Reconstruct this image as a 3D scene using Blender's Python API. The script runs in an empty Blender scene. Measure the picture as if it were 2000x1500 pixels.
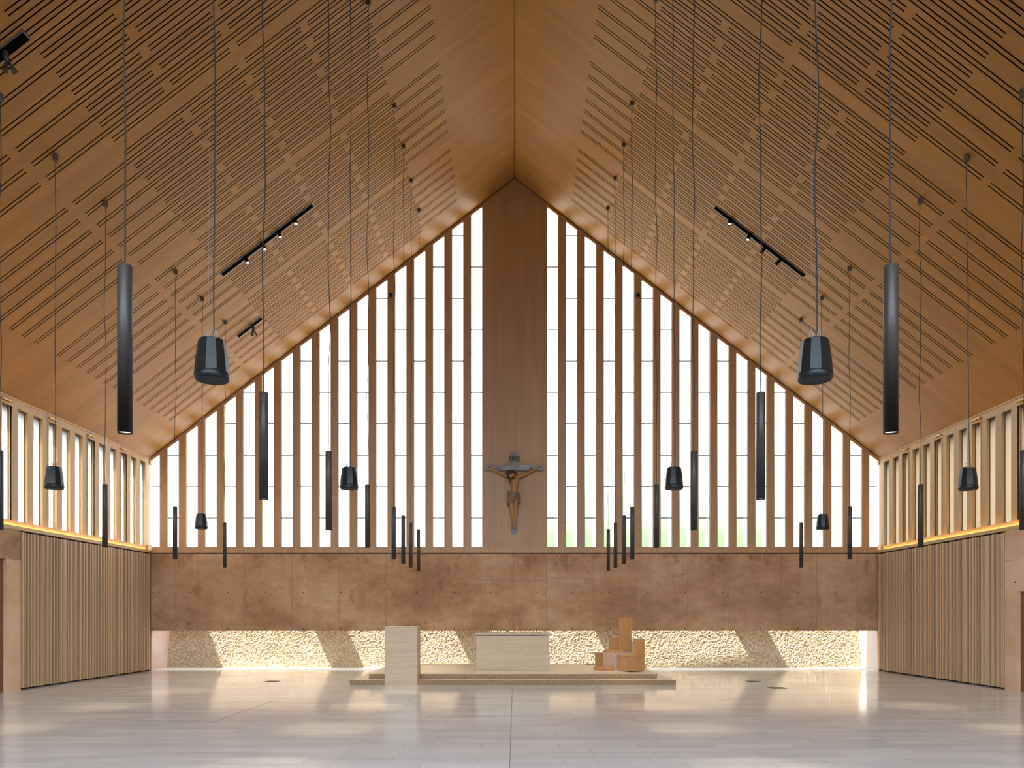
import bpy, bmesh, math, random
from mathutils import Vector, Matrix, noise
random.seed(7)
sc = bpy.context.scene
C = bpy.data.collections.new('church'); sc.collection.children.link(C)

# ------------------------------------------------------------------ measures
EYE = 1.7; FPX = 1550.0; CX = 1005.0; HY = 1204.0     # eye height, focal length and vanishing point for a 2000 px frame
YB = 25.0                                              # altar wall
HW = 11.45                                             # half width
RIDGE = 15.51; PITCH = 0.768
def roof(x): return RIDGE - PITCH*abs(x)
def wx(px, Y): return (px-CX)*Y/FPX
def wz(py, Y): return EYE-(py-HY)*Y/FPX

def lin(r, g, b):
    f = lambda c: c/12.92 if c <= .04045 else ((c+.055)/1.055)**2.4
    return (f(r/255), f(g/255), f(b/255), 1)

# ------------------------------------------------------------------ mesh builder
class MB:
    def __init__(s): s.v = []; s.f = []; s.m = []; s.t = []; s.sm = []
    def face(s, pts, m=0, t=1.0, smooth=False):
        i = len(s.v); s.v += [tuple(p) for p in pts]
        s.f.append(tuple(range(i, i+len(pts)))); s.m.append(m); s.t.append(t); s.sm.append(smooth)
    def mesh(s, vs, fs, m=0, t=1.0, smooth=False):
        i = len(s.v); s.v += [tuple(p) for p in vs]
        for f in fs:
            s.f.append(tuple(a+i for a in f)); s.m.append(m); s.t.append(t); s.sm.append(smooth)
        return s
    def hexa(s, p, m=0, t=1.0):   # p: 4 lower points, 4 upper points
        return s.mesh(p, [(3,2,1,0),(4,5,6,7),(0,1,5,4),(1,2,6,5),(2,3,7,6),(3,0,4,7)], m, t)
    def box(s, x0, x1, y0, y1, z0, z1, m=0, t=1.0):
        return s.hexa([(x0,y0,z0),(x1,y0,z0),(x1,y1,z0),(x0,y1,z0),(x0,y0,z1),(x1,y0,z1),(x1,y1,z1),(x0,y1,z1)], m, t)
    def prism(s, poly, axis, a, b, m=0, t=1.0):
        def P(u, v, w):
            return (u, v, w) if axis == 'z' else ((u, w, v) if axis == 'y' else (w, u, v))
        n = len(poly)
        vs = [P(u, v, a) for u, v in poly]+[P(u, v, b) for u, v in poly]
        fs = [tuple(range(n-1, -1, -1)), tuple(range(n, 2*n))]+[(i, (i+1) % n, n+(i+1) % n, n+i) for i in range(n)]
        return s.mesh(vs, fs, m, t)
    def lathe(s, prof, n=24, c=(0,0,0), m=0, t=1.0, smooth=True, cap0=True, cap1=True, M=None):
        vs = []; fs = []
        for r, z in prof:
            for k in range(n):
                a = 2*math.pi*(k+.5)/n
                p = Vector((r*math.cos(a), r*math.sin(a), z))
                if M: p = M @ p
                vs.append(p+Vector(c))
        for i in range(len(prof)-1):
            for k in range(n):
                fs.append((i*n+k, i*n+(k+1) % n, (i+1)*n+(k+1) % n, (i+1)*n+k))
        s.mesh(vs, fs, m, t, smooth)
        j = len(prof)-1
        if cap0: s.face([vs[k] for k in range(n-1, -1, -1)], m, t)
        if cap1: s.face([vs[j*n+k] for k in range(n)], m, t)
        return s
    def tube(s, pts, r, n=6, m=0, t=1.0):
        pts = [Vector(p) for p in pts]; vs = []; fs = []
        for i, p in enumerate(pts):
            d = (pts[min(i+1, len(pts)-1)]-pts[max(i-1, 0)]).normalized()
            a = d.cross(Vector((0, 1, 0)) if abs(d.y) < .9 else Vector((1, 0, 0))).normalized(); b = d.cross(a)
            for k in range(n):
                q = 2*math.pi*k/n
                vs.append(p+r*(math.cos(q)*a+math.sin(q)*b))
        for i in range(len(pts)-1):
            for k in range(n):
                fs.append((i*n+k, i*n+(k+1) % n, (i+1)*n+(k+1) % n, (i+1)*n+k))
        s.mesh(vs, fs, m, t, True)
        s.face(vs[:n][::-1], m, t); s.face(vs[-n:], m, t)
        return s
    def data(s, name, mats):
        me = bpy.data.meshes.new(name); me.from_pydata(s.v, [], s.f)
        for mt in (mats if isinstance(mats, (list, tuple)) else [mats]): me.materials.append(mt)
        me.polygons.foreach_set('material_index', s.m); me.polygons.foreach_set('use_smooth', s.sm)
        at = me.attributes.new('tint', 'FLOAT', 'FACE'); at.data.foreach_set('value', s.t)
        bm = bmesh.new(); bm.from_mesh(me); bmesh.ops.recalc_face_normals(bm, faces=bm.faces); bm.to_mesh(me); bm.free()
        me.update(); return me
    def build(s, name, mats, parent=None, loc=None):
        return link(name, s.data(name, mats), parent, loc)

def link(name, data, parent=None, loc=None):
    o = bpy.data.objects.new(name, data); C.objects.link(o)
    if parent: o.parent = parent
    if loc: o.location = loc
    return o
def tag(o, label, cat, group=None):
    o['label'] = label; o['category'] = cat
    if group: o['group'] = group
    return o
def thing(name, label, cat, loc=(0,0,0), rz=0, group=None):
    o = bpy.data.objects.new(name, None); C.objects.link(o); o.empty_display_size = .1
    o.location = loc; o.rotation_euler = (0, 0, rz); return tag(o, label, cat, group)
def struct(o, label=None, cat=None):
    o['kind'] = 'structure'
    if label: o['label'] = label; o['category'] = cat
    return o
def bevel(o, w=.006, seg=2):
    b = o.modifiers.new('bevel', 'BEVEL'); b.width = w; b.segments = seg; b.limit_method = 'ANGLE'; return o

# ------------------------------------------------------------------ materials
def mat(name):
    m = bpy.data.materials.new(name); m.use_nodes = True
    nt = m.node_tree; b = nt.nodes['Principled BSDF']; return m, nt, b
def nd(nt, t, **k):
    n = nt.nodes.new(t)
    for a, v in k.items():
        if a.startswith('i_'): n.inputs[int(a[2:])].default_value = v
        else: setattr(n, a, v)
    return n
def coords(nt, scale, kind='Object', loc=(0,0,0)):
    tc = nd(nt, 'ShaderNodeTexCoord'); mp = nd(nt, 'ShaderNodeMapping')
    mp.inputs['Scale'].default_value = scale; mp.inputs['Location'].default_value = loc
    nt.links.new(tc.outputs[kind], mp.inputs[0]); return mp.outputs[0]
def noise_(nt, vec, scale=1, detail=4, rough=.55):
    n = nd(nt, 'ShaderNodeTexNoise'); n.inputs['Scale'].default_value = scale
    n.inputs['Detail'].default_value = detail; n.inputs['Roughness'].default_value = rough
    nt.links.new(vec, n.inputs['Vector']); return n.outputs['Fac']
def ramp(nt, fac, stops):
    r = nd(nt, 'ShaderNodeValToRGB'); e = r.color_ramp.elements
    while len(e) < len(stops): e.new(.5)
    for el, (p, c) in zip(e, stops): el.position = p; el.color = c
    nt.links.new(fac, r.inputs[0]); return r.outputs[0]
def mixc(nt, fac, a, b, mode='MIX'):
    n = nd(nt, 'ShaderNodeMix', data_type='RGBA', blend_type=mode)
    for inp, v in ((0, fac), (6, a), (7, b)):
        if hasattr(v, 'links') or hasattr(v, 'is_linked'): nt.links.new(v, n.inputs[inp])
        else: n.inputs[inp].default_value = v
    return n.outputs[2]
def math_(nt, op, a, b=None, c=None, clamp=False):
    n = nd(nt, 'ShaderNodeMath', operation=op); n.use_clamp = clamp
    for i, v in enumerate((a, b, c)):
        if v is None: continue
        if hasattr(v, 'is_linked'): nt.links.new(v, n.inputs[i])
        else: n.inputs[i].default_value = v
    return n.outputs[0]
def tinted(nt, col):
    a = nd(nt, 'ShaderNodeAttribute', attribute_name='tint')
    oi = nd(nt, 'ShaderNodeObjectInfo')
    r = math_(nt, 'MULTIPLY_ADD', oi.outputs['Random'], .10, .95)
    f = math_(nt, 'MULTIPLY', a.outputs['Fac'], r)
    hs = nd(nt, 'ShaderNodeHueSaturation'); nt.links.new(col, hs.inputs['Color']); nt.links.new(f, hs.inputs['Value'])
    return hs.outputs[0]
def bump(nt, b, h, strength=.3, dist=.01):
    n = nd(nt, 'ShaderNodeBump'); n.inputs['Strength'].default_value = strength; n.inputs['Distance'].default_value = dist
    nt.links.new(h, n.inputs['Height']); nt.links.new(n.outputs[0], b.inputs['Normal'])

def wood(name, dark, light, scale, rough=.45, spec=.4):
    m, nt, b = mat(name)
    v = coords(nt, scale)
    n1 = noise_(nt, v, 1, 5, .6)
    v2 = coords(nt, tuple(q*.22 for q in scale), loc=(3, 5, 1)); n2 = noise_(nt, v2, 1, 3)
    f = math_(nt, 'ADD', math_(nt, 'MULTIPLY', n1, .55), math_(nt, 'MULTIPLY', n2, .45))
    c = ramp(nt, f, [(.3, dark), (.7, light)])
    nt.links.new(tinted(nt, c), b.inputs['Base Color'])
    b.inputs['Roughness'].default_value = rough; b.inputs['Specular IOR Level'].default_value = spec
    return m
def plain(name, col, rough=.5, metal=0, spec=.5):
    m, nt, b = mat(name)
    v = coords(nt, (9, 9, 9)); n = noise_(nt, v, 3, 3)
    c = ramp(nt, n, [(.3, tuple(q*.9 for q in col[:3])+(1,)), (.7, col)])
    nt.links.new(c, b.inputs['Base Color'])
    b.inputs['Roughness'].default_value = rough; b.inputs['Metallic'].default_value = metal; b.inputs['Specular IOR Level'].default_value = spec
    return m
def glow(name, col, s):
    m, nt, b = mat(name)
    b.inputs['Base Color'].default_value = (.8, .8, .8, 1)
    b.inputs['Emission Color'].default_value = col; b.inputs['Emission Strength'].default_value = s
    return m

OAKD, OAKL = lin(172, 128, 90), lin(200, 156, 113)
M = {}
M['fin'] = wood('oak_upright', lin(166,130,94), lin(190,152,112), (22, 22, .7))
M['sidefin'] = wood('oak_side_upright', lin(178,140,92), lin(200,162,110), (22, 22, .7))
M['furn'] = wood('oak_furniture', lin(180,132,80), lin(208,160,104), (26, 26, 2.0), .4)
M['slat'] = wood('slatted_timber', lin(196,160,122), lin(216,182,144), (14, 14, .35), .55)
M['door'] = wood('door_timber', lin(120,74,46), lin(140,90,58), (20, 20, .8), .5)

def ceiling_mat():
    m, nt, b = mat('maple_acoustic_panel')
    v = coords(nt, (1.6, 60, 1.6)); n1 = noise_(nt, v, 1, 5, .6)
    v2 = coords(nt, (.25, 4.8, .25)); n2 = noise_(nt, v2, 1, 2)
    br = nd(nt, 'ShaderNodeTexBrick'); br.offset = .5; br.offset_frequency = 2
    br.inputs['Scale'].default_value = 1; br.inputs['Mortar Size'].default_value = .0
    br.inputs['Brick Width'].default_value = 2.155; br.inputs['Row Height'].default_value = .2086
    br.inputs['Color1'].default_value = (.93, .93, .93, 1); br.inputs['Color2'].default_value = (1.05, 1.05, 1.05, 1)
    nt.links.new(coords(nt, (1, 1, 1), loc=(.44, .115, 0)), br.inputs[0])
    f = math_(nt, 'ADD', math_(nt, 'MULTIPLY', n1, .5), math_(nt, 'MULTIPLY', n2, .5))
    c = ramp(nt, f, [(.32, lin(150,107,54)), (.68, lin(168,123,66))])
    c = mixc(nt, 1.0, c, br.outputs[0], 'MULTIPLY')
    nt.links.new(c, b.inputs['Base Color']); b.inputs['Roughness'].default_value = .40; b.inputs['Specular IOR Level'].default_value = .10
    return m
M['ceil'] = ceiling_mat()
M['black'] = plain('black_void', (.005, .005, .005, 1), 1.0, spec=.0)
M['groove'] = plain('groove_backing', (.010, .008, .006, 1), .9, spec=.05)

def concrete(name, base, dark, pale, stains=True, bumps=.25):
    m, nt, b = mat(name)
    v = coords(nt, (1, 1, 1))
    n1 = noise_(nt, coords(nt, (.55, .55, .9)), 1, 7, .62)
    n2 = noise_(nt, v, 26, 4, .7)
    c = ramp(nt, n1, [(.36, dark), (.5, base), (.66, pale)])
    if stains:
        geo = nd(nt, 'ShaderNodeNewGeometry'); sp = nd(nt, 'ShaderNodeSeparateXYZ'); nt.links.new(geo.outputs['Position'], sp.inputs[0])
        # rusty drip marks hanging below the sill and tide lines at lift joints
        d = noise_(nt, coords(nt, (2.1, 2.1, 1.3), loc=(4, 0, 2)), 1, 5, .62)
        top = math_(nt, 'MULTIPLY_ADD', sp.outputs['Z'], .62, -1.98, True)
        k = math_(nt, 'ADD', d, math_(nt, 'MULTIPLY', top, .34))
        st = ramp(nt, k, [(.62, (0,0,0,1)), (.66, (1,1,1,1)), (.80, (.5,.5,.5,1))])
        c = mixc(nt, math_(nt, 'MULTIPLY', st, .45), c, lin(142,92,66))
        tide = noise_(nt, coords(nt, (.7, .7, 5.5), loc=(1, 0, .3)), 1, 4, .5)
        st2 = ramp(nt, tide, [(.57, (0,0,0,1)), (.60, (1,1,1,1)), (.70, (0,0,0,1))])
        c = mixc(nt, math_(nt, 'MULTIPLY', st2, .12), c, lin(140,94,70))
        pale2 = noise_(nt, coords(nt, (1.5, 1.5, 1.5), loc=(9, 0, 7)), 1, 5, .6)
        st3 = ramp(nt, pale2, [(.58, (0,0,0,1)), (.63, (1,1,1,1))])
        c = mixc(nt, math_(nt, 'MULTIPLY', st3, .25), c, lin(214,176,144))
        mo = noise_(nt, coords(nt, (2.6, 2.6, 3.6), loc=(5, 0, 1)), 1, 8, .72)
        c = mixc(nt, .5, c, ramp(nt, mo, [(.32, (.66,.60,.54,1)), (.5, (.95,.94,.93,1)), (.68, (1.12,1.12,1.10,1))]), 'MULTIPLY')
        ver = noise_(nt, coords(nt, (4.5, 4.5, .25), loc=(2, 0, 4)), 1, 4, .6)
        c = mixc(nt, .35, c, ramp(nt, ver, [(.35, (.80,.76,.72,1)), (.65, (1.06,1.06,1.06,1))]), 'MULTIPLY')
    g = mixc(nt, .10, c, ramp(nt, n2, [(.3, (.3,.2,.15,1)), (.7, (1,.95,.9,1))]), 'MULTIPLY')
    nt.links.new(tinted(nt, g), b.inputs['Base Color'])
    b.inputs['Roughness'].default_value = .75; b.inputs['Specular IOR Level'].default_value = .25
    bump(nt, b, n2, bumps, .006)
    return m
M['conc'] = concrete('tinted_concrete', lin(192,152,116), lin(170,130,96), lin(208,172,138))
M['conc_plain'] = concrete('tinted_concrete_smooth', lin(210,176,146), lin(196,160,128), lin(222,190,160), False)
M['conc_return'] = concrete('blotchy_concrete', lin(208,176,160), lin(176,134,116), lin(222,200,190), False)
M['agg'] = concrete('exposed_aggregate', lin(176,144,106), lin(130,98,66), lin(208,182,146), False, .9)
M['tie'] = plain('tie_hole', (.06, .04, .03, 1), .8)
M['joint'] = plain('shutter_joint', lin(152,114,88), .8)
M['floorjoint'] = plain('floor_joint', lin(120,112,102), .8)
M['pale_conc'] = plain('pale_sunlit_concrete', lin(226,218,206), .8)

def rubble():
    m, nt, b = mat('rough_cast_stone')
    v = coords(nt, (1, 1, 1))
    n1 = noise_(nt, v, 16, 6, .65)
    vo = nd(nt, 'ShaderNodeTexVoronoi'); vo.inputs['Scale'].default_value = 36; nt.links.new(v, vo.inputs['Vector'])
    c = ramp(nt, n1, [(.3, lin(152,128,92)), (.5, lin(190,173,142)), (.7, lin(216,205,184))])
    c = mixc(nt, 1.0, c, ramp(nt, vo.outputs['Distance'], [(.45, (1,1,1,1)), (.9, (.62,.52,.40,1))]), 'MULTIPLY')
    nt.links.new(c, b.inputs['Base Color']); b.inputs['Roughness'].default_value = .85; b.inputs['Specular IOR Level'].default_value = .2
    h = math_(nt, 'ADD', math_(nt, 'MULTIPLY', vo.outputs['Distance'], -.6), n1)
    bump(nt, b, h, 1.0, .022)
    return m
M['rubble'] = rubble()

def limestone(name, c0, c1, c2, streak, rough, spec=.4):
    m, nt, b = mat(name)
    n1 = noise_(nt, coords(nt, streak), 1, 6, .6)
    n2 = noise_(nt, coords(nt, (40, 40, 40)), 1, 3, .6)
    c = ramp(nt, n1, [(.3, c0), (.5, c1), (.72, c2)])
    c = mixc(nt, .25, c, ramp(nt, n2, [(.35, (.55,.5,.45,1)), (.65, (1,1,1,1))]), 'MULTIPLY')
    nt.links.new(tinted(nt, c), b.inputs['Base Color']); b.inputs['Roughness'].default_value = rough; b.inputs['Specular IOR Level'].default_value = spec
    return m
M['altar'] = limestone('altar_limestone', lin(190,166,136), lin(200,178,150), lin(208,188,162), (1.2, 1.2, 16), .5)
M['riser'] = limestone('shaded_riser', lin(138,110,78), lin(152,124,92), lin(166,138,106), (14, 14, 14), .7)  # same stone as the treads, darkened to paint shade on upright faces
M['step'] = limestone('step_limestone', lin(236,226,204), lin(240,232,212), lin(244,238,222), (5, 5, 8), .3)
M['chairstone'] = limestone('chair_plinth_stone', lin(200,168,138), lin(212,184,156), lin(218,192,166), (10, 10, 10), .6)

def floor_mat():
    m, nt, b = mat('limestone_paving')
    br = nd(nt, 'ShaderNodeTexBrick'); br.offset = .37; br.offset_frequency = 3
    br.inputs['Scale'].default_value = 1; br.inputs['Mortar Size'].default_value = .0035; br.inputs['Mortar Smooth'].default_value = .3
    br.inputs['Brick Width'].default_value = 1.02; br.inputs['Row Height'].default_value = .345
    br.inputs['Color1'].default_value = (.90, .90, .905, 1); br.inputs['Color2'].default_value = (1.04, 1.03, 1.02, 1)
    br.inputs['Mortar'].default_value = (.62, .58, .53, 1)
    nt.links.new(coords(nt, (1, 1, 1), loc=(.055, .1, 0)), br.inputs[0])
    n1 = noise_(nt, coords(nt, (.55, 3.2, 1)), 1, 6, .6)
    n2 = noise_(nt, coords(nt, (2.4, 9, 1), loc=(2, 7, 0)), 1, 5, .65)
    c = ramp(nt, n1, [(.32, lin(218,221,222)), (.5, lin(229,232,234)), (.68, lin(236,239,241))])
    w = ramp(nt, n2, [(.60, (0,0,0,1)), (.74, (1,1,1,1))])
    c = mixc(nt, math_(nt, 'MULTIPLY', w, .22), c, lin(208,176,144))
    c = mixc(nt, 1.0, c, br.outputs[0], 'MULTIPLY')
    nt.links.new(c, b.inputs['Base Color'])
    r = math_(nt, 'MULTIPLY_ADD', n2, .12, .05); nt.links.new(r, b.inputs['Roughness'])
    b.inputs['Specular IOR Level'].default_value = .42
    bump(nt, b, n2, .02, .004)
    return m
M['floor'] = floor_mat()

def gable_glass():
    m, nt, b = mat('backlit_frosted_glass')
    geo = nd(nt, 'ShaderNodeNewGeometry'); sp = nd(nt, 'ShaderNodeSeparateXYZ'); nt.links.new(geo.outputs['Position'], sp.inputs[0])
    X, Z = sp.outputs['X'], sp.outputs['Z']
    # greenery outside, diffused by the frosted sheet: low and on the right hand side
    n = noise_(nt, coords(nt, (.45, .45, .35), 'Object', (1.3, 0, .4)), 1, 2, .5)
    low = math_(nt, 'SUBTRACT', 1.0, math_(nt, 'MULTIPLY_ADD', Z, .42, -2.05, True), clamp=True)
    right = math_(nt, 'MULTIPLY_ADD', X, .30, .75, True)
    far = math_(nt, 'SUBTRACT', 1.0, math_(nt, 'MULTIPLY_ADD', X, .22, -1.65, True), clamp=True)
    fr = math_(nt, 'FRACT', math_(nt, 'MULTIPLY_ADD', X, 1/.598, -1.196/.598+.30+10))   # 0 .. 0.6 across one pane
    inner = math_(nt, 'SUBTRACT', 1.0, math_(nt, 'MULTIPLY_ADD', fr, 5.5, -2.0, True), clamp=True)
    nn = math_(nt, 'MULTIPLY_ADD', n, 2.6, -.25, True)
    g = math_(nt, 'MULTIPLY', math_(nt, 'MULTIPLY', low, right), math_(nt, 'MULTIPLY', math_(nt, 'MULTIPLY', inner, nn), far))
    g = math_(nt, 'POWER', g, .42, clamp=True)
    col = mixc(nt, g, WHITE, (.52, .70, .38, 1))
    b.inputs['Base Color'].default_value = (.16, .17, .17, 1); b.inputs['Roughness'].default_value = .35
    nt.links.new(col, b.inputs['Emission Color']); b.inputs['Emission Strength'].default_value = 1.0
    return m
GW = 3.6
WHITE = (GW*.98, GW, GW*.99, 1)
M['glass'] = gable_glass()
def side_glass(name, col):
    m, nt, b = mat(name)
    out = nt.nodes['Material Output']
    tr = nd(nt, 'ShaderNodeBsdfTranslucent'); df = nd(nt, 'ShaderNodeBsdfGlossy'); df.inputs['Roughness'].default_value = .25
    n = noise_(nt, coords(nt, (3, 3, .8)), 1, 3)
    c = ramp(nt, n, [(.3, tuple(q*.93 for q in col[:3])+(1,)), (.7, col)])
    nt.links.new(c, tr.inputs[0]); mx = nd(nt, 'ShaderNodeMixShader'); mx.inputs[0].default_value = .05
    nt.links.new(tr.outputs[0], mx.inputs[1]); nt.links.new(df.outputs[0], mx.inputs[2]); nt.links.new(mx.outputs[0], out.inputs[0])
    return m
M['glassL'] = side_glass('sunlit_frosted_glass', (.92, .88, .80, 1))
M['glassR'] = side_glass('shaded_frosted_glass', (.66, .54, .40, 1))  # darker copy of the left glass, shade of the sunless side in its colour
M['gasket'] = plain('dark_gasket', (.05, .055, .05, 1), .5)
M['bronze'] = plain('bronze_tube', (.060, .047, .040, 1), .42, .0, .5)
M['cable'] = plain('black_cable', (.02, .02, .02, 1), .6)
M['steel'] = plain('steel_wire', (.26, .26, .26, 1), .45, .2)
M['canopy'] = plain('brown_canopy', (.09, .055, .035, 1), .5)
M['spk'] = plain('black_speaker_shell', (.014, .015, .016, 1), .36, 0, .35)
M['grille'] = plain('black_grille', (.022, .022, .022, 1), .75)
M['brass'] = plain('brass_opener', lin(196,150,80), .35, .6)
M['white'] = plain('white_plastic', lin(232,226,214), .5)
M['plate'] = plain('grey_metal_plate', (.10, .105, .10, 1), .45, .3)
M['ash'] = wood('weathered_grey_timber', lin(120,122,126), lin(160,162,166), (3, 20, 3), .7)
M['ashv'] = wood('weathered_grey_upright', lin(114,116,120), lin(150,152,156), (20, 20, 2), .7)
M['skin'] = plain('painted_limewood', lin(164,124,76), .42)
M['hair'] = plain('dark_painted_hair', lin(52,36,30), .6)
M['cloth'] = plain('grey_brown_loincloth', lin(128,106,82), .6)
M['plaque'] = plain('plaque_board', lin(134,122,98), .7)
M['ink'] = plain('black_lettering', (.012, .01, .01, 1), .6)
M['lens'] = glow('downlight_lens', (1, .86, .64, 1), 1.1)
M['spotlens'] = glow('spot_lens', (1, .95, .85, 1), 5)
M['led'] = glow('warm_led', (1, .66, .24, 1), 36)

# ------------------------------------------------------------------ shell
Y0 = -3.0
fl = MB(); fl.box(-HW-.3, HW+.3, 7.0, 26.6, -.2, 0); fl.box(-HW-.3, HW+.3, Y0, 7.0, -.2, 0, 1)  # second box: unseen dark floor, added to cut bounce onto the ceiling
struct(fl.build('floor', [M['floor'], M['plate']]), 'pale limestone paved floor with long narrow slabs', 'floor')

def ceiling():
    mb = MB(); P0, HP = .4172, .2086
    G = []
    n0 = int((0-17.505)/P0)
    for n in range(n0, 16):
        y = 17.505+P0*n
        segP = [(1.71, 3.80), (3.93, 5.95), (6.08, 8.10), (8.23, 10.33)]
        segO = [(2.80, 4.88), (5.01, 7.07)]
        if n % 8: G += [(y-.041, segP), (y+.041, segP)]
        G += [(y+HP-.041, segO), (y+HP+.041, segO)]
    G.sort(key=lambda q: q[0]); w = .0115; D = .035
    for s in (-1, 1):
        def P(x, y, d=0): return (s*x, y, roof(x)+d)
        def q(x0, x1, y0, y1, d=0, m=0):
            k = max(1, int((x1-x0)/.7))
            for i in range(k):
                a, b = x0+(x1-x0)*i/k, x0+(x1-x0)*(i+1)/k
                mb.face([P(a,y0,d), P(b,y0,d), P(b,y1,d), P(a,y1,d)], m)
        def side(u, v, y):
            k = max(1, int((v-u)/.7))
            for i in range(k):
                a, b = u+(v-u)*i/k, u+(v-u)*(i+1)/k
                mb.face([P(a,y), P(b,y), P(b,y,D), P(a,y,D)], 1)
        X0, X1, OV = .018, HW+.06, .4; cur = Y0
        for y, segs in G:
            a, b = y-w, y+w
            q(X0, X1, cur, a); cur = b
            x = X0
            for (u, v) in segs:
                q(x, u, a, b); x = v
                q(u, v, a, b, D, 1)
                side(u, v, a); side(u, v, b)
                mb.face([P(u,a), P(u,b), P(u,b,D), P(u,a,D)], 1); mb.face([P(v,a), P(v,b), P(v,b,D), P(v,a,D)], 1)
            q(x, X1, a, b)
        q(X0, X1, cur, YB-.02)
        # eave overhang outside the side wall, and the verge at the gable
        mb.face([P(HW+.06, Y0, .06), P(HW+OV, Y0, .06), P(HW+OV, YB+.1, .06), P(HW+.06, YB+.1, .06)], 0)
        mb.face([P(0, Y0, .35), P(HW+OV, Y0, .35), P(HW+OV, YB+.13, .35), P(0, YB+.13, .35)], 1)
        mb.face([P(HW+OV, Y0, .06), P(HW+OV, Y0, .35), P(HW+OV, YB+.1, .35), P(HW+OV, YB+.1, .06)], 1)
        # shadow gap at the gable
        mb.face([P(0, YB-.02, 0), P(X1, YB-.02, 0), P(X1, YB-.02, .1), P(0, YB-.02, .1)], 1)
        mb.face([P(0, YB-.02, .06), P(X1, YB-.02, .06), P(X1, YB+.12, .06), P(0, YB+.12, .06)], 1)
        # ridge joint
        mb.face([P(.018, Y0), P(.018, YB), P(.018, YB, .06), P(.018, Y0, .06)], 0)
    mb.face([(-.04, Y0, RIDGE+.03), (.04, Y0, RIDGE+.03), (.04, YB, RIDGE+.03), (-.04, YB, RIDGE+.03)], 0)
    me = mb.data('ceiling', [M['ceil'], M['groove']])
    return struct(link('ceiling', me), 'steep pitched maple ceiling with rows of dark acoustic slots', 'ceiling')
ceiling()

# altar wall: concrete band
ZC0, ZC1 = 1.25, 3.665
def wall_back():
    mb = MB()
    mb.box(-HW-.02, HW+.02, YB, YB+.14, ZC0, ZC1)
    px = [341,387,478,570.5,662.5,754,847,939,1003.5,1067,1159,1252,1343,1435,1525,1595,1672]
    for p in px:
        X = wx(p, YB); mb.box(X-.006, X+.006, YB-.002, YB+.01, ZC0, ZC1-.02, 1)
    for (a, b, zz) in ((847, 939, 1129), (1067, 1159, 1129), (939, 1067, 1133.5)):
        z = wz(zz, YB); mb.box(wx(a, YB), wx(b, YB), YB-.002, YB+.01, z-.005, z+.005, 1)
    for p in [298.5,372,445.5,519,592.5,666,740,813.5,887,958,1047,1118,1191,1265,1338,1411.6,1485,1558,1631,1703.5]:
        for q in (1156.8, 1227.2):
            X, z = wx(p, YB), wz(q, YB); n = 10; r = .024
            mb.mesh([(X+r*math.cos(2*math.pi*k/n), YB-.003, z+r*math.sin(2*math.pi*k/n)) for k in range(n)], [tuple(range(n))], 2)
    mb.box(-HW, HW, YB+.02, YB+.1, ZC1-.002, ZC1+.03, 2)
    return struct(mb.build('wall_back', [M['conc'], M['joint'], M['tie']]), 'stained pinkish brown concrete band below the gable windows', 'wall')
wall_back()

# light shaft behind the band: rough stone wall, ends, cross beams
def wall_recess():
    YS = 26.2; mb = MB()
    dx = .019; nx = int(2*(HW+.3)/dx); nz = int(1.45/dx)
    vs = []
    for j in range(nz+1):
        for i in range(nx+1):
            x = -HW-.3+i*dx; z = -.05+j*dx
            h = noise.noise(Vector((x*22, 3, z*22)))*.020+noise.noise(Vector((x*9, 8, z*9)))*.010+noise.noise(Vector((x*1.7, 1, z*1.7)))*.02
            vs.append((x, YS-.08+z*.22+h, z))
    fs = [(j*(nx+1)+i, j*(nx+1)+i+1, (j+1)*(nx+1)+i+1, (j+1)*(nx+1)+i) for j in range(nz) for i in range(nx)]
    mb.mesh(vs, fs, 0, 1, False)
    mb.prism([(YS+.05, -.1), (YS+.8, -.1), (YS+1.2, 3.8), (YS+.02+.22*3.8, 3.8), (YS+.02+.22*1.36, 1.36)], 'x', -HW-.5, HW+.5)
    return struct(mb.build('wall_recess', M['rubble']), 'rough cast stone wall in the low slot behind the altar', 'wall')
wall_recess()
mb = MB(); mb.box(-HW-.5, -HW, YB+.02, 27.0, -.1, 3.82)
struct(mb.build('wall_recess_left', M['conc_return']), 'blotchy concrete return at the left end of the low slot', 'wall')
mb = MB(); mb.box(HW, HW+.5, YB+.02, 27.0, -.1, 3.82)
struct(mb.build('wall_recess_right', M['pale_conc']), 'pale sunlit concrete return at the right end of the low slot', 'wall')  # paler than the left return, sunlight put into its colour
for i, x0 in enumerate((-7.6, -2.95, 1.70, 6.35)):
    struct(MB().box(x0, x0+.8, YB+.14, 27.1, 3.2, 3.8).build('trim_beam_%d' % (i+1), M['conc_plain']))
struct(MB().box(-HW, HW, YB+.16, 26.24, 0, .004).build('trim_slot_floor', M['pale_conc']), 'white sunlit sill strip along the foot of the stone wall', 'floor strip')

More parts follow.
